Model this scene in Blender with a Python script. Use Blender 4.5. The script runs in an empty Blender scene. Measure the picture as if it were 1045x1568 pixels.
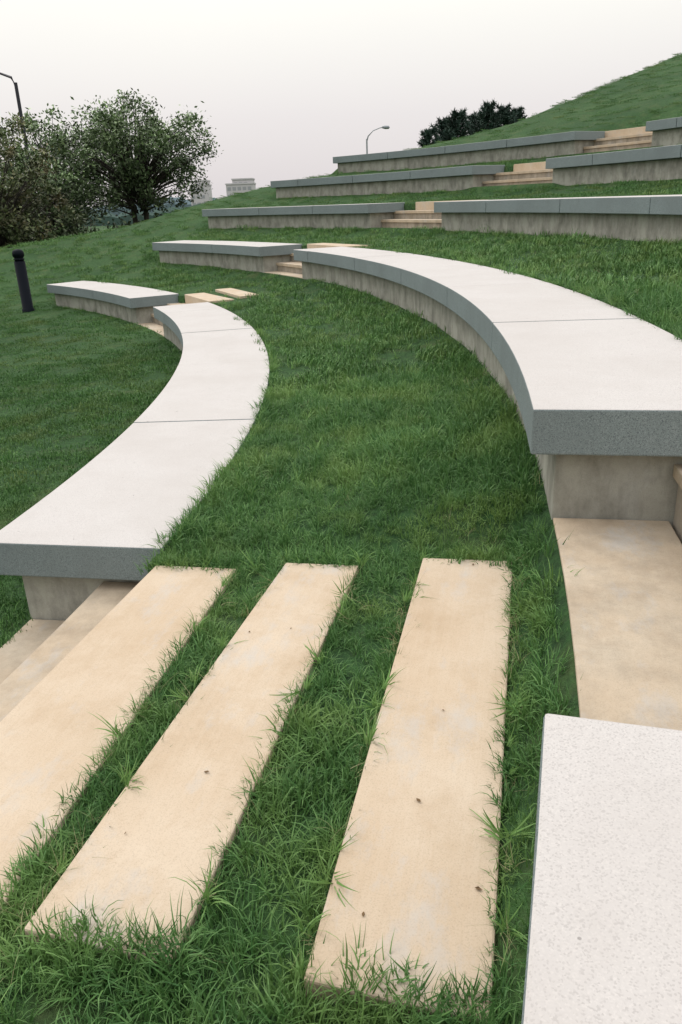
import bpy, bmesh, math, numpy as np
from mathutils import Matrix, Vector
rng=np.random.default_rng(7)
scene=bpy.context.scene
try:
    scene.view_settings.view_transform='Standard'; scene.view_settings.look='None'; scene.view_settings.exposure=0
except Exception: pass
CX,CY=-20.53,7.17
RS=[18.8,21.73,24.65,27.6,30.5]
TOP=[-1.69,-.857,-.088,.685,1.425]
W=1.05; FOOT=.54
ENDL=[45.0,43.7,47.5,47.5,47.2]
P2A=[23.8,24.4,23.2,23.8,24.1]; P2B=[29.4,29.1,29.6,29.3,28.4]
P1A=[-16.1]*5; P1B=[-9.8,-10.45,-10.4,-10.4,-10.4]
def P(r,a,z=0.0):
    t=math.radians(a); return (CX+r*math.cos(t),CY+r*math.sin(t),z)

# ------------------------------------------------------------ materials
def newmat(name):
    m=bpy.data.materials.new(name); m.use_nodes=True; nt=m.node_tree; nt.nodes.clear()
    out=nt.nodes.new('ShaderNodeOutputMaterial'); b=nt.nodes.new('ShaderNodeBsdfPrincipled')
    nt.links.new(b.outputs[0],out.inputs[0]); b.inputs['Roughness'].default_value=.8
    try: b.inputs['Specular IOR Level'].default_value=.25
    except Exception: pass
    return m,nt,b,out
class NB:
    def __init__(s,nt): s.nt=nt
    def n(s,t,**k):
        x=s.nt.nodes.new(t)
        for a,b in k.items(): setattr(x,a,b)
        return x
    def l(s,a,b): s.nt.links.new(a,b)
    def coord(s,rotz=0,scale=(1,1,1),loc=(0,0,0)):
        c=s.n('ShaderNodeNewGeometry'); m1=s.n('ShaderNodeMapping'); m1.inputs['Rotation'].default_value=(0,0,rotz)
        s.l(c.outputs['Position'],m1.inputs['Vector'])
        m=s.n('ShaderNodeMapping'); m.inputs['Scale'].default_value=scale; m.inputs['Location'].default_value=loc
        s.l(m1.outputs[0],m.inputs['Vector']); return m.outputs[0]
    def noise(s,vec,scale,detail=4,rough=.55):
        x=s.n('ShaderNodeTexNoise'); x.inputs['Scale'].default_value=scale; x.inputs['Detail'].default_value=detail; x.inputs['Roughness'].default_value=rough
        s.l(vec,x.inputs['Vector']); return x.outputs[0]
    def ramp(s,f,stops):
        r=s.n('ShaderNodeValToRGB'); e=r.color_ramp.elements
        while len(e)<len(stops): e.new(.5)
        for i,(p,c) in enumerate(stops):
            e[i].position=p; e[i].color=(*c,1) if len(c)==3 else c
        s.l(f,r.inputs[0]); return r.outputs[0]
    def mix(s,f,a,b,mode='MIX'):
        x=s.n('ShaderNodeMixRGB',blend_type=mode)
        for i,v in ((0,f),(1,a),(2,b)):
            if isinstance(v,(int,float)): x.inputs[i].default_value=v
            elif isinstance(v,tuple): x.inputs[i].default_value=(*v,1)
            else: s.l(v,x.inputs[i])
        return x.outputs[0]
    def bump(s,h,strength,dist,bsdf):
        x=s.n('ShaderNodeBump'); x.inputs['Strength'].default_value=strength; x.inputs['Distance'].default_value=dist
        s.l(h,x.inputs['Height']); s.l(x.outputs[0],bsdf.inputs['Normal'])
def g3(v): return (v,v,v)
def granite(name,lo,mid,hi,stain,sc,fa):
    m,nt,b,o=newmat(name); B=NB(nt); c=B.coord()
    vo=B.n('ShaderNodeTexVoronoi'); vo.inputs['Scale'].default_value=sc; B.l(c,vo.inputs['Vector'])
    sep=B.n('ShaderNodeSeparateColor'); B.l(vo.outputs['Color'],sep.inputs[0]); f=sep.outputs[0]
    sp=B.ramp(f,[(.08,lo),(.24,mid),(.75,mid),(.95,hi)])
    f2=B.noise(c,sc*.75,2,.5); sp=B.mix(B.ramp(f2,[(.33,g3(fa)),(.45,g3(0))]),sp,tuple((x+y)/2 for x,y in zip(lo,mid)))
    s=B.noise(c,1.3,5,.6); sp=B.mix(B.ramp(s,[(.42,g3(0)),(.72,g3(.6))]),sp,stain)
    s2=B.noise(c,6,7,.7); sp=B.mix(B.ramp(s2,[(.48,g3(0)),(.75,g3(.4))]),sp,stain)
    s3=B.noise(c,34,2,.5); sp=B.mix(B.ramp(s3,[(.745,g3(0)),(.765,g3(.6))]),sp,tuple(x*.4 for x in stain))
    B.l(sp,b.inputs['Base Color']); B.bump(f2,.2,.001,b); return m
M_GTOP=granite('granite_top',(.41,.385,.37),(.53,.50,.48),(.58,.545,.52),(.455,.42,.395),380,.45)
M_GSIDE=granite('granite_shaded_side',(.10,.12,.13),(.195,.235,.24),(.28,.32,.325),(.15,.175,.18),340,.45)  # same stone as the top; shade on the faces put into a darker bluish colour
def concrete(name,col,light,dark,rot,streak=.35,grime=0.0,pale=.45):
    m,nt,b,o=newmat(name); B=NB(nt)
    c=B.coord(); cs=B.coord(rotz=rot,scale=(16,.9,6))
    n1=B.noise(c,1.7,6,.6); base=B.mix(B.ramp(n1,[(.35,g3(0)),(.7,g3(1))]),col,light)
    n4=B.noise(c,4.5,7,.7); base=B.mix(B.ramp(n4,[(.46,g3(0)),(.68,g3(.5))]),base,dark)
    n2=B.noise(cs,2.2,6,.7); base=B.mix(B.ramp(n2,[(.45,g3(0)),(.8,g3(streak*1.6))]),base,light)
    n5=B.noise(B.coord(rotz=rot,scale=(70,3,6),loc=(3,7,1)),1.5,5,.7); base=B.mix(B.ramp(n5,[(.5,g3(0)),(.8,g3(streak))]),base,dark)
    n3=B.noise(c,230,3,.7); base=B.mix(B.ramp(n3,[(.3,g3(.4)),(.5,g3(0))]),base,tuple(x*.55 for x in col))
    n7=B.noise(B.coord(rotz=rot,scale=(1.6,.8,1),loc=(9,2,4)),3.2,7,.7); base=B.mix(B.ramp(n7,[(.54,g3(0)),(.68,g3(pale))]),base,tuple(x*.6+.17 for x in g3(sum(light)/3)))
    if grime>0:
        g=B.noise(B.coord(scale=(3,3,1.6)),1.6,7,.7)
        base=B.mix(B.ramp(g,[(.42,g3(0)),(.68,g3(grime))]),base,(.075,.07,.06))
        g=B.noise(B.coord(scale=(9,9,1.8)),1.3,5,.6)
        base=B.mix(B.ramp(g,[(.55,g3(0)),(.75,g3(grime*.4))]),base,(.07,.065,.055))
    B.l(base,b.inputs['Base Color']); B.bump(B.mix(.5,n3,n2),.3,.003,b); b.inputs['Roughness'].default_value=.9
    return m
ROT=math.radians(13.3)
M_SLAB=concrete('tan_concrete_slab',(.515,.40,.285),(.585,.485,.375),(.425,.31,.20),ROT,.24)
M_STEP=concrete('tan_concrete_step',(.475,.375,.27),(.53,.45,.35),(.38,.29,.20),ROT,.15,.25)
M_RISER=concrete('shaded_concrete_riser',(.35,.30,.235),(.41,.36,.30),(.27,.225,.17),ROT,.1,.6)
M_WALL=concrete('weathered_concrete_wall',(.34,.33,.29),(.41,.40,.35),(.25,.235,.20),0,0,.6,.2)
m,nt,b,o=newmat('terrain_grass'); B=NB(nt); c=B.coord()
a=B.noise(c,.35,5,.6); cc=B.mix(B.ramp(a,[(.35,g3(0)),(.7,g3(1))]),(.034,.088,.026),(.064,.138,.040))
a2=B.noise(c,18,5,.75); cc=B.mix(B.ramp(a2,[(.4,g3(.8)),(.6,g3(0))]),cc,(.018,.044,.016))
a3=B.noise(c,2.5,5,.7); cc=B.mix(B.ramp(a3,[(.5,g3(0)),(.75,g3(.5))]),cc,(.11,.125,.05))
B.l(cc,b.inputs['Base Color']); B.bump(a2,.8,.05,b); b.inputs['Roughness'].default_value=1; M_GROUND=m
def leafmat(name,dark,light,transl=.35,pscale=1.2,attr=False,yellow=None,shade=.65):
    m,nt,b,o=newmat(name); B=NB(nt)
    geo=B.n('ShaderNodeNewGeometry'); ri=geo.outputs['Random Per Island']
    col=B.mix(ri,dark,light)
    n=B.noise(B.coord(),pscale,3,.6); col=B.mix(B.ramp(n,[(.35,g3(.5)),(.65,g3(0))]),col,tuple(x*shade for x in dark))
    if yellow:
        n=B.noise(B.coord(loc=(5,3,0)),pscale*1.7,3,.6); col=B.mix(B.ramp(n,[(.48,g3(0)),(.7,g3(.7))]),col,yellow)
    if attr:
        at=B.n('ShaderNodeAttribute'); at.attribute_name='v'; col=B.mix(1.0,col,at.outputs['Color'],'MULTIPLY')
    B.l(col,b.inputs['Base Color']); b.inputs['Roughness'].default_value=.5
    if transl>0:
        tr=B.n('ShaderNodeBsdfTranslucent'); B.l(col,tr.inputs[0]); mx=B.n('ShaderNodeMixShader'); mx.inputs[0].default_value=transl
        B.l(b.outputs[0],mx.inputs[1]); B.l(tr.outputs[0],mx.inputs[2]); B.l(mx.outputs[0],o.inputs[0])
    return m
M_GRASS=leafmat('grass_blade',(.058,.158,.042),(.175,.325,.100),.22,yellow=(.21,.315,.085))
M_GRASSF=leafmat('grass_blade_turf',(.060,.155,.042),(.155,.29,.082),0,yellow=(.195,.275,.08))
M_MOWN=leafmat('mown_grass_blade',(.050,.135,.036),(.115,.235,.062),0,pscale=.6,yellow=(.16,.21,.065))
M_COARSE=leafmat('coarse_grass_blade',(.16,.31,.08),(.28,.44,.15),.25)
M_DRY=leafmat('dry_grass_stem',(.28,.27,.13),(.42,.38,.21),0)
def simple(name,col,rough=.7,metal=0,spec=.25):
    m,nt,b,o=newmat(name); B=NB(nt); n=B.noise(B.coord(),6,4); 
    B.l(B.mix(B.ramp(n,[(.3,g3(0)),(.7,g3(1))]),tuple(x*.8 for x in col),col),b.inputs['Base Color'])
    try: b.inputs['Specular IOR Level'].default_value=spec
    except Exception: pass
    b.inputs['Roughness'].default_value=rough; b.inputs['Metallic'].default_value=metal; return m
M_BARK=simple('bark',(.05,.042,.036),.95)
M_BLACK=simple('black_painted_metal',(.004,.006,.011),.6,0,.1)
M_STEEL=simple('galvanised_steel',(.30,.32,.34),.5,.3)
M_LAMPDARK=simple('dark_bronze_metal',(.035,.035,.045),.5)
M_BLDG=simple('hazy_pale_facade',(.56,.54,.55)); M_WIN=simple('hazy_window_glass',(.34,.35,.37),.3)  # distance haze put into the colours: windows lightened, low contrast with the walls
M_LITTER=simple('dry_leaf',(.16,.10,.05),.9)

# ------------------------------------------------------------ helpers
def link(ob,parent=None):
    scene.collection.objects.link(ob)
    if parent: ob.parent=parent
    return ob
def mesh_obj(name,verts,faces,mats,parent=None,midx=None,smooth=False,attr=None):
    me=bpy.data.meshes.new(name); me.from_pydata([tuple(v) for v in verts],[],faces)
    for m in mats: me.materials.append(m)
    if midx is not None: me.polygons.foreach_set('material_index',midx)
    if smooth: me.polygons.foreach_set('use_smooth',[True]*len(me.polygons))
    if attr is not None:
        A=me.attributes.new('v','FLOAT_COLOR','POINT'); A.data.foreach_set('color',np.asarray(attr,dtype=np.float32).ravel())
    me.update(); return link(bpy.data.objects.new(name,me),parent)
def empty(name):
    e=bpy.data.objects.new(name,None); e.empty_display_size=.3; return link(e)
def arc_geom(r0,r1,a0,a1,z0,z1,V,F,MI,step=.8,mtop=0,mside=1,straight=False,near=None):
    n=1 if straight else max(1,int(round((a1-a0)/step)))
    base=len(V)
    for i in range(n+1):
        a=a0+(a1-a0)*i/n
        q0,q1=(near if (near and i==0) else (r0,r1))
        for r,z in [(q0,z0),(q1,z0),(q1,z1),(q0,z1)]: V.append(P(r,a,z))
    for i in range(n):
        s=base+i*4; t=s+4
        F.append((s+3,s+2,t+2,t+3)); MI.append(mtop)
        F.append((s,s+3,t+3,t)); MI.append(mside)
        F.append((s+2,s+1,t+1,t+2)); MI.append(mside)
        F.append((s+1,s,t,t+1)); MI.append(mside)
    F.append((base,base+1,base+2,base+3)); MI.append(mside)
    e=base+n*4; F.append((e+3,e+2,e+1,e)); MI.append(mside)
def finish(name,V,F,MI,mats,parent,bev):
    ob=mesh_obj(name,V,F,mats,parent,MI)
    bm=bmesh.new(); bm.from_mesh(ob.data); bmesh.ops.recalc_face_normals(bm,faces=bm.faces); bm.to_mesh(ob.data); bm.free()
    if bev:
        md=ob.modifiers.new('bevel','BEVEL'); md.width=bev; md.segments=2; md.limit_method='ANGLE'; md.angle_limit=math.radians(35)
    return ob
# ------------------------------------------------------------ benches
TH=.205
def bench(i,a0,a1):
    e=empty('stone_bench'); r=RS[i]; z=TOP[i]
    V=[];F=[];MI=[]; L=7.6*18.8/r*1.0; a=a0; gap=.018
    while a<a1-.3:
        b_=min(a+L,a1)
        if a1-b_<1.6: b_=a1
        dz=rng.uniform(-.002,.002)
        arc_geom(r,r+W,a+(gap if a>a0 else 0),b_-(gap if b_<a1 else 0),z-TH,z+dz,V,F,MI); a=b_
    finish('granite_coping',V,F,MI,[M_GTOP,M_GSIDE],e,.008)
    V=[];F=[];MI=[]; ov=math.degrees(.11/r)
    arc_geom(r+.12,r+W-.03,a0+ov,a1-ov,z-FOOT-.35,z-TH-.004,V,F,MI,mtop=0,mside=0)
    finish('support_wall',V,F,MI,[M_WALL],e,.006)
for i in range(5):
    bench(i,-42,P1A[i]); bench(i,P1B[i],P2A[i]); bench(i,P2B[i],ENDL[i])
# ------------------------------------------------------------ steps and slabs in both stair passages
SL=[(1.10,1.53,0.0),(1.785,2.15,.045),(2.46,2.88,.10)]
NEAR=[(1.10,1.60),(1.725,2.13),(2.46,2.87)]
SPAN=((-16.3,-10.38),(24.1,28.8))
def skip(q,i,k): return q==1 and (k==2 or (k==1 and i>0))
for q,(A0,A1) in enumerate(((P1A,P1B),(P2A,P2B))):
    for i in range(5):
        e=empty('concrete_steps'); r=RS[i]; z=TOP[i]; o=math.degrees(.105/r); a0=A0[i]-o; a1=A1[i]+o
        if q==0: levels=[(.125,.64,-FOOT),(.625,1.10,-.27)]
        else: levels=[(.125,.45,-FOOT),(.425,.79,-.36),(.765,1.10,-.18)]
        for k,(s0,s1,dz) in enumerate(levels):
            V=[];F=[];MI=[]; s1-=.004
            arc_geom(r+s0,r+s1,a0,a1,z+dz-.06,z+dz,V,F,MI,mside=0)
            finish('tread_%d'%(k+1),V,F,MI,[M_STEP],e,.006)
            V=[];F=[];MI=[]
            arc_geom(r+s0+.028,r+s1,a0+.01,a1-.01,z-FOOT-.3-.01*k,z+dz-.062,V,F,MI,mside=0)
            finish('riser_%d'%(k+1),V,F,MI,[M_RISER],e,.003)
        V=[];F=[];MI=[]
        for k,(s0,s1,dz) in enumerate(SL):
            if skip(q,i,k): continue
            b0,b1=SPAN[q]
            arc_geom(r+s0,r+s1,b0,b1,z+dz-(.5 if k==0 else .25),z+dz,V,F,MI,mside=0,straight=True,near=(r+NEAR[k][0],r+NEAR[k][1]))
        finish('tread_slabs',V,F,MI,[M_SLAB],e,.007)
# ------------------------------------------------------------ terrain
def zlin(R): 
    return np.where(R<18.9,-2.23-.07*np.minimum(18.9-R,14),-2.18+.262*(R-18.9))
PO=[1.03,1.45,1.8,2.14,2.47,2.86,3.0,3.05]; PZ=[-.03,-.03,.005,.015,.05,.07,.20,.293]
BO=[1.03,1.6,2.1,2.6,2.9,3.05]; BZ=[-.03,.02,.08,.16,.235,.293]
def zprof(R,wp,wq):
    z=np.where(R<RS[0]+.12,-2.23-.07*np.minimum(np.maximum(RS[0]+.12-R,0),14),0.0)
    for i in range(5):
        r=RS[i]; lim=r+1.02+.19*wq
        z=np.where((R>=r+.12)&(R<r+.155),TOP[i]-FOOT,z)
        z=np.where((R>=r+.155)&(R<lim),TOP[i]-FOOT-.12,z)
        if i<4:
            gp=RS[i+1]+.12-r; o=(R-r)*3.05/gp; k=(TOP[i+1]-FOOT-TOP[i])/.293
            zz=TOP[i]+np.interp(R-r,PO,PZ)*wp+np.interp(o,BO,BZ)*k*(1-wp)
            z=np.where((R>=lim)&(R<RS[i+1]+.12),zz,z)
        else: z=np.where(R>=lim,TOP[4]-.03+.264*(R-r-1.03)-.25*wp*np.clip((34.5-R)/1,0,1),z)
    return z
YX=[-60,-14,-7,-4.5,-2.4,3,6.6,15,25,45]; YY=[27,27,27.5,29,29.5,28.5,28.5,35.5,42,50]
def terrain(X,Y,noise=True):
    R=np.hypot(X-CX,Y-CY); A=np.degrees(np.arctan2(Y-CY,X-CX))
    end=np.where(R<21.6,45.0,np.where(R<24.5,43.7,47.6))
    w=np.clip((A-end-.15)/1.6,0,1); w=w*w*(3-2*w); w=np.maximum(w,np.clip((-A-42)/3,0,1))
    w=np.where(R>32.5,0*w,w)
    wp=np.maximum(np.clip(1.5-(np.abs(A+13.3)-3.0)/.9,0,1),np.clip(1.5-(np.abs(A-26.45)-2.5)/.9,0,1))
    wq=((np.abs(A+13.3)<2.9)|(np.abs(A-26.45)<2.25)).astype(float)
    z=zprof(R,wp,wq)*(1-w)+zlin(R)*w
    t=Y-np.interp(X,YX,YY); t=np.maximum(t,0)
    fall=np.where(t<5,.06*t*t,1.5+.6*(t-5))
    z=np.where(R>70,TOP[4]+.264*37,z)
    z=z-fall
    l=np.maximum(-18-X,0); z=z-.03*l
    v=-5.5; k=.3; d=(z-v)/k; z=np.where(d>8,z,v+k*np.log1p(np.exp(np.minimum(d,8))))
    if noise:
        z=z+(.010*np.sin(X*2.1+Y*1.3)+.008*np.sin(X*4.3-Y*3.1+1)+.02*np.sin(X*.7+2*np.sin(Y*.5)))*np.clip((R-8)/4,0,1)*np.clip(np.abs(R-18.9)/.1+.2,0,1)*.8*(1-wp)-.006
    return z
rr=list(np.arange(0,17,.8))+list(np.arange(17,18.9,.1))
for i in range(5):
    r=RS[i]; rr+=[r+.11,r+.135,r+.16,r+.5,r+1.0,r+1.025,r+1.2,r+1.22]
    if i<4: rr+=list(np.linspace(r+1.05,RS[i+1]+.1,22))
rr+=list(np.linspace(31.56,60,80))+[62,64,66,68,70,73,77,82,90,100,120,150,200,280,400,600,900,1400,2200]
rr=np.array(sorted(set(np.round(rr,4))))[1:]
aa=np.concatenate([np.arange(-180,-45,3.0),np.arange(-45,90,.4),np.arange(90,180,3.0)])
RR,AA=np.meshgrid(rr,aa,indexing='ij'); XX=CX+RR*np.cos(np.radians(AA)); YYg=CY+RR*np.sin(np.radians(AA)); ZZ=terrain(XX,YYg)
nA=len(aa); V=np.stack([XX,YYg,ZZ],-1).reshape(-1,3)
V=np.vstack([V,[CX,CY,float(terrain(np.array([CX]),np.array([CY]))[0])]])
i,j=np.meshgrid(np.arange(len(rr)-1),np.arange(nA),indexing='ij'); i=i.ravel(); j=j.ravel(); j2=(j+1)%nA
F=np.stack([i*nA+j,(i+1)*nA+j,(i+1)*nA+j2,i*nA+j2],1).tolist()
F+= [(len(V)-1,k,(k+1)%nA) for k in range(nA)]
mesh_obj('ground',V,F,[M_GROUND],smooth=True)
# ------------------------------------------------------------ grass
gcol=bpy.data.collections.new('grass_clumps')
def clump(name,rad,n,l0,l1,w,lean,mat,seg=3,flat=0,fan=0):
    V=[];F=[]
    for _ in range(n):
        a=rng.uniform(0,2*math.pi); q=rad*math.sqrt(rng.uniform()); x,y=q*math.cos(a),q*math.sin(a)
        L=rng.uniform(l0,l1); d=rng.uniform(0,2*math.pi); ln=rng.uniform(.1,lean); ww=w*rng.uniform(.6,1.2)
        if fan and rng.uniform()<fan: d=a+rng.normal(0,.4)
        px,py=-math.sin(d)*ww/2,math.cos(d)*ww/2
        tw=rng.uniform(-.8,.8); px,py=px*math.cos(tw)-py*math.sin(tw),px*math.sin(tw)+py*math.cos(tw)
        b=len(V); hx=hz=0.0; ang=ln*.3+flat
        for s in range(seg+1):
            t=s/seg; k=(1-t**1.6)
            cx,cy=x+math.cos(d)*hx,y+math.sin(d)*hx
            if s<seg: V+= [(cx-px*k,cy-py*k,hz-.008),(cx+px*k,cy+py*k,hz-.008)]
            else: V.append((cx,cy,hz-.008))
            hx+=math.sin(ang)*L/seg; hz+=math.cos(ang)*L/seg; ang+=ln*1.7/seg
        for s in range(seg-1): F.append((b+2*s,b+2*s+1,b+2*s+3,b+2*s+2))
        F.append((b+2*seg-2,b+2*seg-1,b+2*seg))
    me=bpy.data.meshes.new(name); me.from_pydata(V,[],F); me.materials.append(mat); me.update()
    gcol.objects.link(bpy.data.objects.new(name,me))
clump('c00_lush',.055,28,.05,.11,.0060,1.5,M_GRASS,3,0,.5)
clump('c01_lush',.065,32,.04,.09,.0054,1.6,M_GRASS,3,0,.4)
clump('c02_lush',.05,22,.08,.14,.0062,1.8,M_GRASS,4,0,.6)
clump('c03_mown',.08,40,.025,.05,.005,1.1,M_MOWN,2)
clump('c04_wide',.28,150,.05,.125,.012,1.4,M_GRASSF,2)
clump('c05_wide',.28,160,.04,.10,.012,1.2,M_GRASSF,2)
clump('c06_widemown',.28,200,.022,.05,.011,1.1,M_MOWN,2)
clump('c07_coarse',.03,15,.10,.20,.008,1.5,M_COARSE,4,.1,.9)
clump('c08_dry',.03,5,.08,.18,.0019,1.3,M_DRY,4,.5)
def allowed(X,Y,mg=.015):
    R=np.hypot(X-CX,Y-CY); A=np.degrees(np.arctan2(Y-CY,X-CX)); ok=np.ones(len(X),bool)
    for i in range(5):
        r=RS[i]
        inb=(R>r+.10)&(R<r+W+mg)
        inr=((A<P1A[i]+.1)&(A>-42))|((A>P1B[i]-.1)&(A<P2A[i]))|((A>P2B[i])&(A<ENDL[i]))
        ok&=~(inb&inr)
        inp=((A>=P1A[i]-.1)&(A<=P1B[i]+.1))|((A>=P2A[i]-.1)&(A<=P2B[i]+.1))
        ok&=~((R>r+.1)&(R<r+1.1)&inp)
        for q,(b0,b1) in enumerate(SPAN):
            am=(b0+b1)/2; hw=(b1-b0)/2
            d=np.radians(A-am); rl=R*np.cos(d); k0=math.cos(math.radians(hw)); f=np.clip((A-b0)/(b1-b0),0,1)
            for k,(s0,s1,dz) in enumerate(SL):
                if skip(q,i,k): continue
                e0=NEAR[k][0]*(1-f)+s0*f; e1=NEAR[k][1]*(1-f)+s1*f
                ok&=~((rl>(r+e0)*k0-mg)&(rl<(r+e1)*k0+mg)&(np.abs(A-am)<hw+.04))
    return ok
def sample(n,r0,r1,a0,a1):
    R=np.sqrt(rng.uniform(r0*r0,r1*r1,n)); A=np.radians(rng.uniform(a0,a1,n)); return CX+R*np.cos(A),CY+R*np.sin(A)
def area(r0,r1,a0,a1): return .5*(r1*r1-r0*r0)*math.radians(a1-a0)
pts=[];rots=[];scl=[];idx=[]
def add(X,Y,ix,smin,smax,tilt=.15,dz=0,mult=None):
    n=len(X)
    if n==0: return
    Z=terrain(X,Y)+dz; pts.append(np.stack([X,Y,Z],1))
    rots.append(np.stack([rng.normal(0,tilt,n),rng.normal(0,tilt,n),rng.uniform(0,6.283,n)],1))
    s=rng.uniform(smin,smax,n); 
    if mult is not None: s=s*mult
    scl.append(s); idx.append(np.broadcast_to(ix,(n,)).copy())
def patch(X,Y): return .5+.5*np.sin(X*2.3+1.7*np.sin(Y*1.9))*np.sin(Y*2.7+1.3*np.sin(X*3.1))
r0,r1,a0,a1=19.8,24.8,-28,6
X,Y=sample(int(area(r0,r1,a0,a1)*450),r0,r1,a0,a1); D=np.hypot(X,Y); Rr=np.hypot(X-CX,Y-CY)
k=(D<7.5)&((Rr<21.9)|(D>4))&allowed(X,Y)&(rng.uniform(size=len(X))<np.clip((3.4/np.maximum(D,.1))**1.2,0,1)); X,Y,D=X[k],Y[k],D[k]
add(X,Y,rng.choice([0,0,1,1,2],len(X)),.65,1.15,.18,mult=np.clip(.62+.55*patch(X,Y),.6,1.3)*np.clip((D/3.4),1,1.4))
r0,r1,a0,a1=12,18.93,-14,12
X,Y=sample(int(area(r0,r1,a0,a1)*300),r0,r1,a0,a1); D=np.hypot(X,Y)
k=(D<7.5)&allowed(X,Y)&(rng.uniform(size=len(X))<np.clip((4.0/np.maximum(D,.1))**1.2,0,1)); add(X[k],Y[k],3,.9,1.4)
r0,r1,a0,a1=6,58,-12,85
for dens,d0,d1 in ((14,7.2,14),(7,14,24),(3.5,24,42)):
    X,Y=sample(int(area(r0,r1,a0,a1)*dens),r0,r1,a0,a1); D=np.hypot(X,Y); R=np.hypot(X-CX,Y-CY)
    az=np.degrees(np.arctan2(X,Y)); tt=Y-np.interp(X,YX,YY)
    k=(D>=d0)&(D<d1)&allowed(X,Y,.12)&(np.abs(az)<32)&(tt<3); X,Y,D,R=X[k],Y[k],D[k],R[k]
    up=(R>19.8)&(R<25)
    add(X[up],Y[up],rng.integers(4,6,up.sum()),.75,1.2)
    add(X[~up],Y[~up],6,.9,1.4 if d0<24 else 1.0,.12,-.005)
for i in range(5):
    for (rad,lo) in ((RS[i]+W+.05,0),(RS[i]+.04,1)):
        n=int(rad*math.radians(56)*9); A=rng.uniform(-8,47,n); R=rad+rng.uniform(-.03,.05,n)*(1 if not lo else -1)
        X=CX+R*np.cos(np.radians(A)); Y=CY+R*np.sin(np.radians(A)); k=allowed(X,Y,0)
        add(X[k],Y[k],rng.integers(0,3,k.sum()) if i+lo>0 else 3,.6,1.05)
r0,r1,a0,a1=19.85,24.8,-20,30
X,Y=sample(int(area(r0,r1,a0,a1)*15),r0,r1,a0,a1); k=allowed(X,Y)&(patch(X*.6+1,Y*.6)>.45); add(X[k],Y[k],7,.4,1.0,.3)
X,Y=sample(int(area(r0,r1,a0,a1)*5),r0,r1,a0,a1); k=allowed(X,Y); add(X[k],Y[k],8,.6,1.1,.3,.03)
X,Y=sample(200,12,18.7,-5,40); add(X,Y,7,.3,.5,.3)
r=RS[0]; am=sum(SPAN[0])/2; hw=(SPAN[0][1]-SPAN[0][0])/2; k0=math.cos(math.radians(hw))
for kk_,(s0,s1,dz) in enumerate(SL):
    for side,sg in ((0,-1),(1,1)):
        eF=(s0,s1)[side]; eN=NEAR[kk_][side]
        if eF==1.10: continue
        n=150; A=rng.uniform(am-hw,am+hw,n); kk=(np.sin(A*3.1+eF*9)+np.sin(A*8.3+eF*5)+rng.normal(0,.7,n))>-.6; A=A[kk]; n=len(A)
        e=eN+(eF-eN)*(A-am+hw)/(2*hw)
        rl=(r+e)*k0+sg*rng.uniform(.005,.04,n); R=rl/np.cos(np.radians(A-am))
        add(CX+R*np.cos(np.radians(A)),CY+R*np.sin(np.radians(A)),rng.choice([0,1,0,1,2],n),.55,.9,.35)
        n=30; A=rng.uniform(am-hw,am+hw,n); e=eN+(eF-eN)*(A-am+hw)/(2*hw); rl=(r+e)*k0+sg*rng.uniform(.0,.03,n); R=rl/np.cos(np.radians(A-am))
        add(CX+R*np.cos(np.radians(A)),CY+R*np.sin(np.radians(A)),rng.choice([8,8,8,7],n),.45,.85,.5,.05)
    for ae,sg,n,lo,hi in ((am-hw,-1,55,-.10,.25),(am+hw,1,26,-.05,.2)):
        R=rng.uniform(r+s0-.02,r+s1+.02,n); A=ae+sg*rng.uniform(lo,hi,n)
        add(CX+R*np.cos(np.radians(A)),CY+R*np.sin(np.radians(A)),rng.choice([0,1,2],n),.75,1.1,.35,.02)
for rad,aa0,aa1,n in ((RS[0]+W+.02,-9.6,14,420),(RS[1]+W+.02,-4,14,260)):
    A=rng.uniform(aa0,aa1,n); R=rad+rng.uniform(0,.04,n); kk=(np.sin(A*2.7)+np.sin(A*6.1+1)+rng.normal(0,.5,n))>-.2
    add((CX+R*np.cos(np.radians(A)))[kk],(CY+R*np.sin(np.radians(A)))[kk],rng.choice([0,2,2,1,7],int(kk.sum())),.6,1.0,.4,.01)
pts=np.vstack(pts);rots=np.vstack(rots);scl=np.concatenate(scl);idx=np.concatenate(idx)
me=bpy.data.meshes.new('grass'); me.vertices.add(len(pts)); me.vertices.foreach_set('co',pts.astype(np.float32).ravel())
A_=me.attributes.new('rot','FLOAT_VECTOR','POINT'); A_.data.foreach_set('vector',rots.astype(np.float32).ravel())
A_=me.attributes.new('scl','FLOAT','POINT'); A_.data.foreach_set('value',scl.astype(np.float32))
A_=me.attributes.new('idx','INT','POINT'); A_.data.foreach_set('value',idx.astype(np.int32))
me.update(); gob=link(bpy.data.objects.new('grass',me))
ng=bpy.data.node_groups.new('grass_scatter','GeometryNodeTree')
ng.interface.new_socket(name='Geometry',in_out='INPUT',socket_type='NodeSocketGeometry')
ng.interface.new_socket(name='Geometry',in_out='OUTPUT',socket_type='NodeSocketGeometry')
N=ng.nodes; gi=N.new('NodeGroupInput'); go=N.new('NodeGroupOutput'); ip=N.new('GeometryNodeInstanceOnPoints'); ci=N.new('GeometryNodeCollectionInfo')
ci.inputs['Collection'].default_value=gcol; ci.inputs['Separate Children'].default_value=True; ci.inputs['Reset Children'].default_value=True
def na(name,t):
    x=N.new('GeometryNodeInputNamedAttribute'); x.data_type=t; x.inputs['Name'].default_value=name
    return [s for s in x.outputs if s.enabled and s.name=='Attribute'][0]
mp=N.new('GeometryNodeMeshToPoints')
ng.links.new(gi.outputs[0],mp.inputs[0]); ng.links.new(mp.outputs[0],ip.inputs['Points']); ng.links.new(ci.outputs[0],ip.inputs['Instance'])
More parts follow.
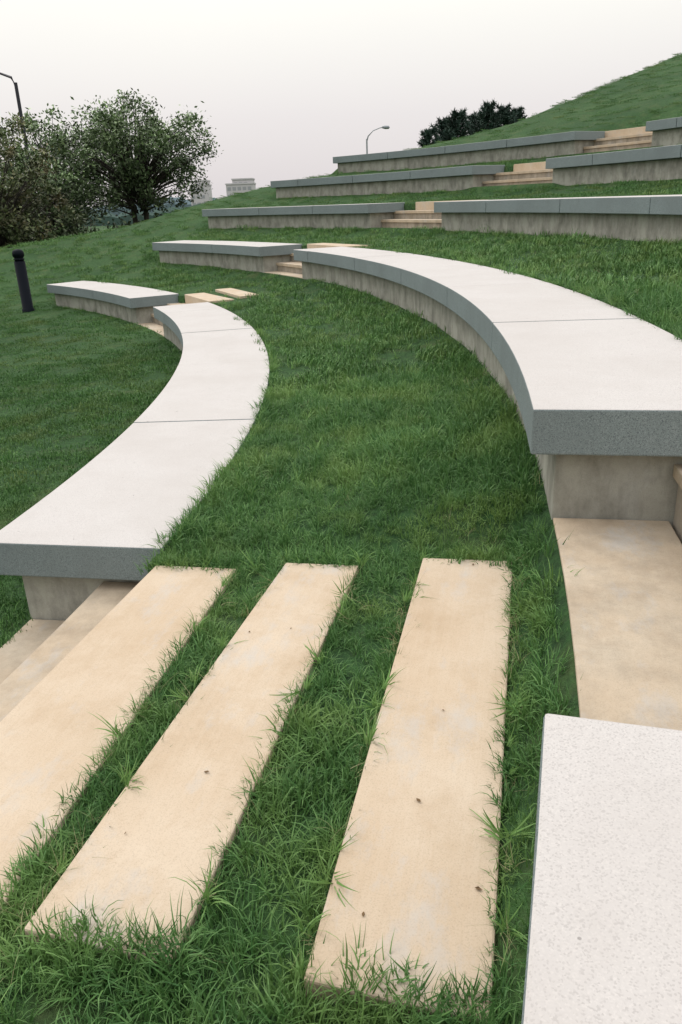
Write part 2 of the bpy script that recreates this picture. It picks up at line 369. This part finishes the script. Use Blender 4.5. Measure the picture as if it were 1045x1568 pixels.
ip.inputs['Pick Instance'].default_value=True
ng.links.new(na('idx','INT'),ip.inputs['Instance Index']); ng.links.new(na('rot','FLOAT_VECTOR'),ip.inputs['Rotation']); ng.links.new(na('scl','FLOAT'),ip.inputs['Scale'])
ng.links.new(ip.outputs[0],go.inputs[0])
md=gob.modifiers.new('scatter','NODES'); md.node_group=ng
V=[];F=[]
for _ in range(14):
    k=rng.integers(0,3); s0,s1,dz=SL[k]; A=rng.uniform(*SPAN[0]); rl=RS[0]+rng.uniform(s0+.03,s1-.03); R=rl*k0/math.cos(math.radians(A-am)); x,y,_z=P(R,A); z=TOP[0]+dz+.003
    s=rng.uniform(.003,.007); t=rng.uniform(0,6.28); b=len(V); n=6
    for q in range(n):
        rad=s*(1.6 if q%3==0 else .8); V.append((x+rad*math.cos(t+q*1.047),y+rad*math.sin(t+q*1.047),z+rng.uniform(0,.004)))
    F.append(tuple(range(b,b+n)))
mesh_obj('fallen_leaf_litter',V,F,[M_LITTER])
# ------------------------------------------------------------ trees
def tube(V,F,pts,rad,n=7):
    pts=[Vector(p) for p in pts]; base=len(V)
    for k,p in enumerate(pts):
        d=(pts[min(k+1,len(pts)-1)]-pts[max(k-1,0)]).normalized(); u=d.orthogonal().normalized(); w=d.cross(u)
        for j in range(n):
            t=2*math.pi*j/n; V.append(tuple(p+(u*math.cos(t)+w*math.sin(t))*rad[k]))
    for k in range(len(pts)-1):
        for j in range(n):
            F.append((base+k*n+j,base+k*n+(j+1)%n,base+(k+1)*n+(j+1)%n,base+(k+1)*n+j))
def tz(x,y): return float(terrain(np.array([x]),np.array([y]),False)[0])
def leafcloud(cent,per,size):
    V=[];F=[];C=[]
    for c,rd,br in cent:
        n=per
        o=rng.normal(0,.55,(n,3))*rd*np.array([1,1,.7])
        p=c+o; nrm=rng.normal(0,1,(n,3))+np.array([0,0,.8]); nrm/=np.linalg.norm(nrm,axis=1)[:,None]
        t=np.cross(nrm,rng.normal(0,1,(n,3))); t/=np.linalg.norm(t,axis=1)[:,None]; b=np.cross(nrm,t)
        s=size*rng.uniform(.6,1.3,n)[:,None]
        q=np.stack([p-t*s,p+b*s*.45,p+t*s,p-b*s*.45],1)
        base=len(C); V.append(q.reshape(-1,3)); 
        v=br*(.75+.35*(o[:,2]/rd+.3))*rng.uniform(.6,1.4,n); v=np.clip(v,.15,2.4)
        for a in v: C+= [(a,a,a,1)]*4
        F+=[(base+4*k,base+4*k+1,base+4*k+2,base+4*k+3) for k in range(n)]
    return np.vstack(V),F,C
M_LEAF=leafmat('oak_leaf',(.085,.135,.060),(.25,.34,.155),0,.5,True)
M_LEAF2=leafmat('maple_leaf',(.085,.115,.05),(.21,.25,.11),0,.5,True,yellow=(.23,.165,.08))
M_PINE=leafmat('pine_needle',(.022,.048,.036),(.05,.085,.062),0,.8,True)
def tree(name,x,y,ztop,zlow,rx,mat,seed,ncl=70,per=190,size=.13,trunks=1,lean=0,base=None):
    global rng
    old=rng; rng=np.random.default_rng(seed)
    e=empty(name); zb=tz(x,y)-.1 if base is None else base
    cz=(ztop+zlow)/2; rz=(ztop-zlow)/2; cents=[]
    while len(cents)<ncl:
        o=rng.normal(0,1,3); o/=np.linalg.norm(o); q=rng.uniform(.25,1)**.6
        lob=1+.12*math.sin(3*math.atan2(o[1],o[0])+seed)+.12*math.sin(5*math.atan2(o[2],o[0])+seed*2)
        o=o*q*lob
        c=np.array([x+o[0]*(rx-.3),y+o[1]*(rx-.3),cz+o[2]*(rz-.25)]); cents.append((c,rng.uniform(.35,.75)*rx/4,.55+.6*rng.uniform()+.35*o[2]))
    V=[];F=[]
    for t in range(trunks):
        dx=(t-(trunks-1)/2)*.35
        p=[(x+dx*.4,y,zb),(x+dx*1.2,y+.1,zb+(cz-zb)*.35),(x+dx*2.2+lean*.5,y,cz-rz*.4),(x+dx*3+lean,y,cz+rz*.5)]
        h=.15*rx/4; tube(V,F,p,[h*1.25,h,h*.75,h*.2],8)
    for c,rd,br in cents:
        s=Vector((x+(c[0]-x)*.12,y+(c[1]-y)*.12,max(zb+.8,min(c[2]-.4,zlow+ (c[2]-zlow)*.45))))
        mid=(s+Vector(c))/2+Vector((rng.normal(0,.12),rng.normal(0,.12),.15))
        tube(V,F,[s,mid,c],[.05*rx/4,.028*rx/4,.008],5)
    mesh_obj('trunk_and_limbs',V,F,[M_BARK],e,smooth=True)
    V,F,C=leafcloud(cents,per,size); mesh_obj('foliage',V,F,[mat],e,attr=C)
    rng=old
def at(az,D): return D*math.sin(math.radians(az)),D*math.cos(math.radians(az))
x,y=at(-12.8,45); tree('oak_tree',x,y,5.5,-.5,4.2,M_LEAF,3,205,92,.10,trunks=2)
x,y=at(-17.8,54); tree('oak_tree',x,y,6.0,-2,4.8,M_LEAF,5,150,88,.115)
x,y=at(-22.0,38); tree('maple_tree',x,y,4.3,-2.6,3.6,M_LEAF2,8,160,105,.09)
x,y=at(-27.5,40); tree('maple_tree',x,y,5.2,-2.5,4.2,M_LEAF2,9,120,110,.10)
x,y=at(-19.0,44); tree('oak_tree',x,y,3.3,-3.0,3.0,M_LEAF,12,110,100,.095)
cents=[];old=rng;rng=np.random.default_rng(21)
for k in range(150):
    az=rng.uniform(-30,-9.5); D=rng.uniform(40,60); x,y=at(az,D); 
    zt=np.interp(az,[-30,-20,-15,-9],[-1.5,-1.6,-1.2,-.6])
    cents.append((np.array([x,y,zt+rng.uniform(-2.2,0)*1.0]),rng.uniform(.8,1.4),rng.uniform(.25,.65)))
V,F,C=leafcloud(cents,160,.13); mesh_obj('shrub_thicket',V,F,[M_LEAF],attr=C); rng=old
def pine(x,y,ztop,zlow,rad,seed):
    r_=np.random.default_rng(seed); e=empty('pine_tree'); zb=tz(x,y)-.1
    V=[];F=[]; tube(V,F,[(x,y,zb),(x,y,(zb+ztop)/2),(x,y,ztop-.2)],[.1,.07,.015],6)
    LV=[];LF=[];C=[]
    H=ztop-zlow; nw=int(H/.24)
    for w in range(nw):
        z=zlow+H*w/nw; t=1-(w/nw); L=rad*(t**.75)*r_.uniform(.8,1.1)+.12
        for b in range(9):
            a=r_.uniform(0,6.283); l=L*r_.uniform(.6,1.2); d=Vector((math.cos(a),math.sin(a),.45+.5*(1-t))); 
            p0=Vector((x,y,z)); p1=p0+d*l; tube(V,F,[p0,p1],[.02,.006],4)
            br=r_.uniform(.6,1.3)
            for q in range(50):
                s=r_.uniform(.15,1.05); p=p0+d*l*s; n=Vector(r_.normal(0,1,3)).normalized(); dr=(d.normalized()*.8+n).normalized()*r_.uniform(.14,.26)
                sd=dr.cross(Vector(r_.normal(0,1,3))).normalized()*.03; k=len(LV)
                LV+=[tuple(p-sd),tuple(p+sd),tuple(p+dr)]; LF.append((k,k+1,k+2)); C+=[(br,br,br,1)]*3
    mesh_obj('trunk_and_branches',V,F,[M_BARK],e); mesh_obj('needles',LV,LF,[M_PINE],e,attr=C)
for k,(az,D,el,rad) in enumerate([(6.9,40,4.2,.8),(7.8,41,4.7,1.0),(8.7,40,5.05,1.1),(9.7,43,4.8,1.1),(10.7,41,5.45,1.2),(11.7,42,5.2,1.1),(12.5,43,5.1,.8),(8.3,44,4.4,1.2),(10.2,45,4.9,1.2),(11.2,44,4.9,1.2)]):
    x,y=at(az,D); pine(x,y,D*math.tan(math.radians(el)),.4,rad,40+k)
# ------------------------------------------------------------ bollard, lamps, buildings
def lathe(name,x,y,prof,mat,parent,n=24):
    V=[];F=[]
    for z,r in prof:
        for j in range(n): t=2*math.pi*j/n; V.append((x+r*math.cos(t),y+r*math.sin(t),z))
    for k in range(len(prof)-1):
        for j in range(n): F.append((k*n+j,k*n+(j+1)%n,(k+1)*n+(j+1)%n,(k+1)*n+j))
    F.append(tuple(reversed(range(n)))); F.append(tuple((len(prof)-1)*n+j for j in range(n)))
    return mesh_obj(name,V,F,[mat],parent,smooth=True)
bx,by=-7.63,20.0; bz=tz(bx,by)+.03; e=empty('bollard_light')
lathe('post',bx,by,[(bz-.2,.15),(bz+.03,.15),(bz+.04,.13),(bz+1.16,.13),(bz+1.17,.115)],M_BLACK,e)
lathe('lamp_louvre',bx,by,[(bz+1.17,.11),(bz+1.20,.11),(bz+1.205,.13),(bz+1.225,.13),(bz+1.23,.11),(bz+1.26,.11),(bz+1.265,.13),(bz+1.285,.13)],M_BLACK,e)
lathe('cap',bx,by,[(bz+1.285,.138),(bz+1.36,.138),(bz+1.41,.12),(bz+1.44,.075),(bz+1.45,.01)],M_BLACK,e)
def lamp(az,D,zt,arm,rise,mat,pr,zb=-6):
    x,y=at(az,D); e=empty('street_lamp'); V=[];F=[]
    tube(V,F,[(x,y,zb),(x,y,zt-.4)],[pr*1.5,pr],10); tube(V,F,[(x,y,zb),(x,y,zb+.3)],[pr*3,pr*3],10); mesh_obj('pole',V,F,[mat],e,smooth=True)
    V=[];F=[]; tube(V,F,[(x,y,zt-.6),(x+arm*.08,y,zt-.15),(x+arm*.35,y,zt+rise*.55),(x+arm*.7,y,zt+rise*.93),(x+arm*.85,y,zt+rise)],[pr*.9,pr*.75,pr*.6,pr*.5,pr*.5],8); mesh_obj('arm',V,F,[mat],e,smooth=True)
    V=[];F=[]; s=1 if arm>0 else -1; X=x+arm*.8; zz=zt+rise
    tube(V,F,[(X,y,zz),(X+s*.1,y,zz+.02),(X+s*.4,y,zz),(X+s*.75,y,zz-.02),(X+s*.85,y,zz-.04)],[.03,.11,.17,.15,.03],8); mesh_obj('luminaire',V,F,[mat],e,smooth=True)
lamp(2.7,88,6.2,1.9,.6,M_STEEL,.08)
lamp(-19.25,50,6.9,-2.3,.15,M_LAMPDARK,.09)
def building(name,az,D,w,d,tiers,z0=-6):
    x,y=at(az,D); e=empty(name)
    for k,(tw,off,ht,hb) in enumerate(tiers):
        y0=y+k*.5
        V=[(x+off-tw/2,y0,hb),(x+off+tw/2,y0,hb),(x+off+tw/2,y0+d,hb),(x+off-tw/2,y0+d,hb)]; V+=[(a,b,ht) for a,b,_ in V]
        F=[(0,1,5,4),(1,2,6,5),(2,3,7,6),(3,0,4,7),(4,5,6,7)]; ob=mesh_obj('walls_%d'%k,V,F,[M_BLDG],e)
        WV=[];WF=[]; n=int((ht-hb)/3.3)
        for f in range(n):
            zz=ht-1.1-3.3*f
            for c in range(int(tw/2.4)):
                xx=x+off-tw/2+.6+c*2.4; b=len(WV); WV+=[(xx,y0-.06,zz-1.5),(xx+1.7,y0-.06,zz-1.5),(xx+1.7,y0-.06,zz),(xx,y0-.06,zz)]; WF.append((b,b+1,b+2,b+3))
        mesh_obj('windows_%d'%k,WV,WF,[M_WIN],e)
        V=[(x+off-tw/2-.3,y0-.3,ht),(x+off+tw/2+.3,y0-.3,ht),(x+off+tw/2+.3,y0+d+.3,ht),(x+off-tw/2-.3,y0+d+.3,ht)]; V+=[(a,b,ht+.6) for a,b,_ in V]
        mesh_obj('parapet_%d'%k,V,F,[M_BLDG],e)
building('office_building',-6.0,400,13,12,[(13,0,9.0,-6.0),(9.5,1.3,11.0,-6)])
building('office_building',-8.6,420,11,12,[(9,-1,9.5,-6),(6,0,11.5,-6)])
def treeline(name,D,a0,a1,h,mat,seed):
    r_=np.random.default_rng(seed); V=[];F=[]; n=260
    ph=r_.uniform(0,6,6)
    for k in range(n+1):
        a=a0+(a1-a0)*k/n; x,y=at(a,D+8*math.sin(k*.3)); hh=h*(1+.25*math.sin(a*.5+ph[0])+.12*math.sin(a*3+ph[1])+.08*math.sin(a*11+ph[2]))+r_.uniform(-.6,.6)
        V+=[(x,y,-7),(x,y,hh*.6-4),(x*1.01,y*1.01,hh-4),(x*1.05,y*1.05,hh-4.5)]
    for k in range(n):
        for q in range(3): b=4*k+q; F.append((b,b+4,b+5,b+1))
    mesh_obj(name,V,F,[mat],smooth=False)
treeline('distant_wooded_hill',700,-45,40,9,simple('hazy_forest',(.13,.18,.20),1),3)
treeline('distant_treeline',330,-45,20,3.5,simple('far_forest',(.06,.10,.085),1),4)
# ------------------------------------------------------------ world, sun
w=bpy.data.worlds.new('World'); scene.world=w; w.use_nodes=True; nt=w.node_tree; nt.nodes.clear(); B=NB(nt)
out=B.n('ShaderNodeOutputWorld'); SUN_EL,SUN_AZ=math.radians(52),math.radians(-50)
sky=B.n('ShaderNodeTexSky'); sky.sky_type='NISHITA'; sky.sun_disc=False; sky.sun_elevation=SUN_EL; sky.sun_rotation=SUN_AZ; sky.dust_density=4
bg1=B.n('ShaderNodeBackground'); bg1.inputs[1].default_value=.01; B.l(sky.outputs[0],bg1.inputs[0])
tc=B.n('ShaderNodeTexCoord'); sx=B.n('ShaderNodeSeparateXYZ'); B.l(tc.outputs['Generated'],sx.inputs[0])
grad=B.ramp(sx.outputs[2],[(0.0,(.71,.665,.68)),(.09,(.81,.77,.765)),(.19,(.985,.965,.90)),(.45,(1.3,1.29,1.25)),(1.0,(1.75,1.77,1.8))])
cn=B.noise(tc.outputs['Generated'],2.5,5,.55); grad=B.mix(B.ramp(cn,[(.35,g3(.0)),(.7,g3(.15))]),grad,(.78,.75,.755))
bg2=B.n('ShaderNodeBackground'); bg2.inputs[1].default_value=1.0; B.l(grad,bg2.inputs[0])
ad=B.n('ShaderNodeAddShader'); B.l(bg1.outputs[0],ad.inputs[0]); B.l(bg2.outputs[0],ad.inputs[1]); B.l(ad.outputs[0],out.inputs[0])
sd=bpy.data.lights.new('sun','SUN'); sd.energy=1.0; sd.angle=math.radians(25); sd.color=(1,.95,.88); so=link(bpy.data.objects.new('sun',sd))
dirv=Vector((math.sin(SUN_AZ)*math.cos(SUN_EL),math.cos(SUN_AZ)*math.cos(SUN_EL),math.sin(SUN_EL))); so.rotation_euler=dirv.to_track_quat('Z','Y').to_euler()
# ------------------------------------------------------------ camera
cd=bpy.data.cameras.new('camera'); cd.sensor_fit='VERTICAL'; cd.sensor_height=36; cd.sensor_width=24; cd.lens=36*1185.5/1568; cd.clip_end=5000; cd.clip_start=.05
co=link(bpy.data.objects.new('camera',cd)); p=math.radians(21.876); ro=math.radians(-2.254); c,s=math.cos(ro),math.sin(ro); cp,sp=math.cos(p),math.sin(p)
xa=Vector((c,s*sp,s*cp)); ya=Vector((-s,c*sp,c*cp)); za=-Vector((0,cp,-sp))
mt=Matrix((xa,ya,za)).transposed().to_4x4(); co.matrix_world=mt; scene.camera=co
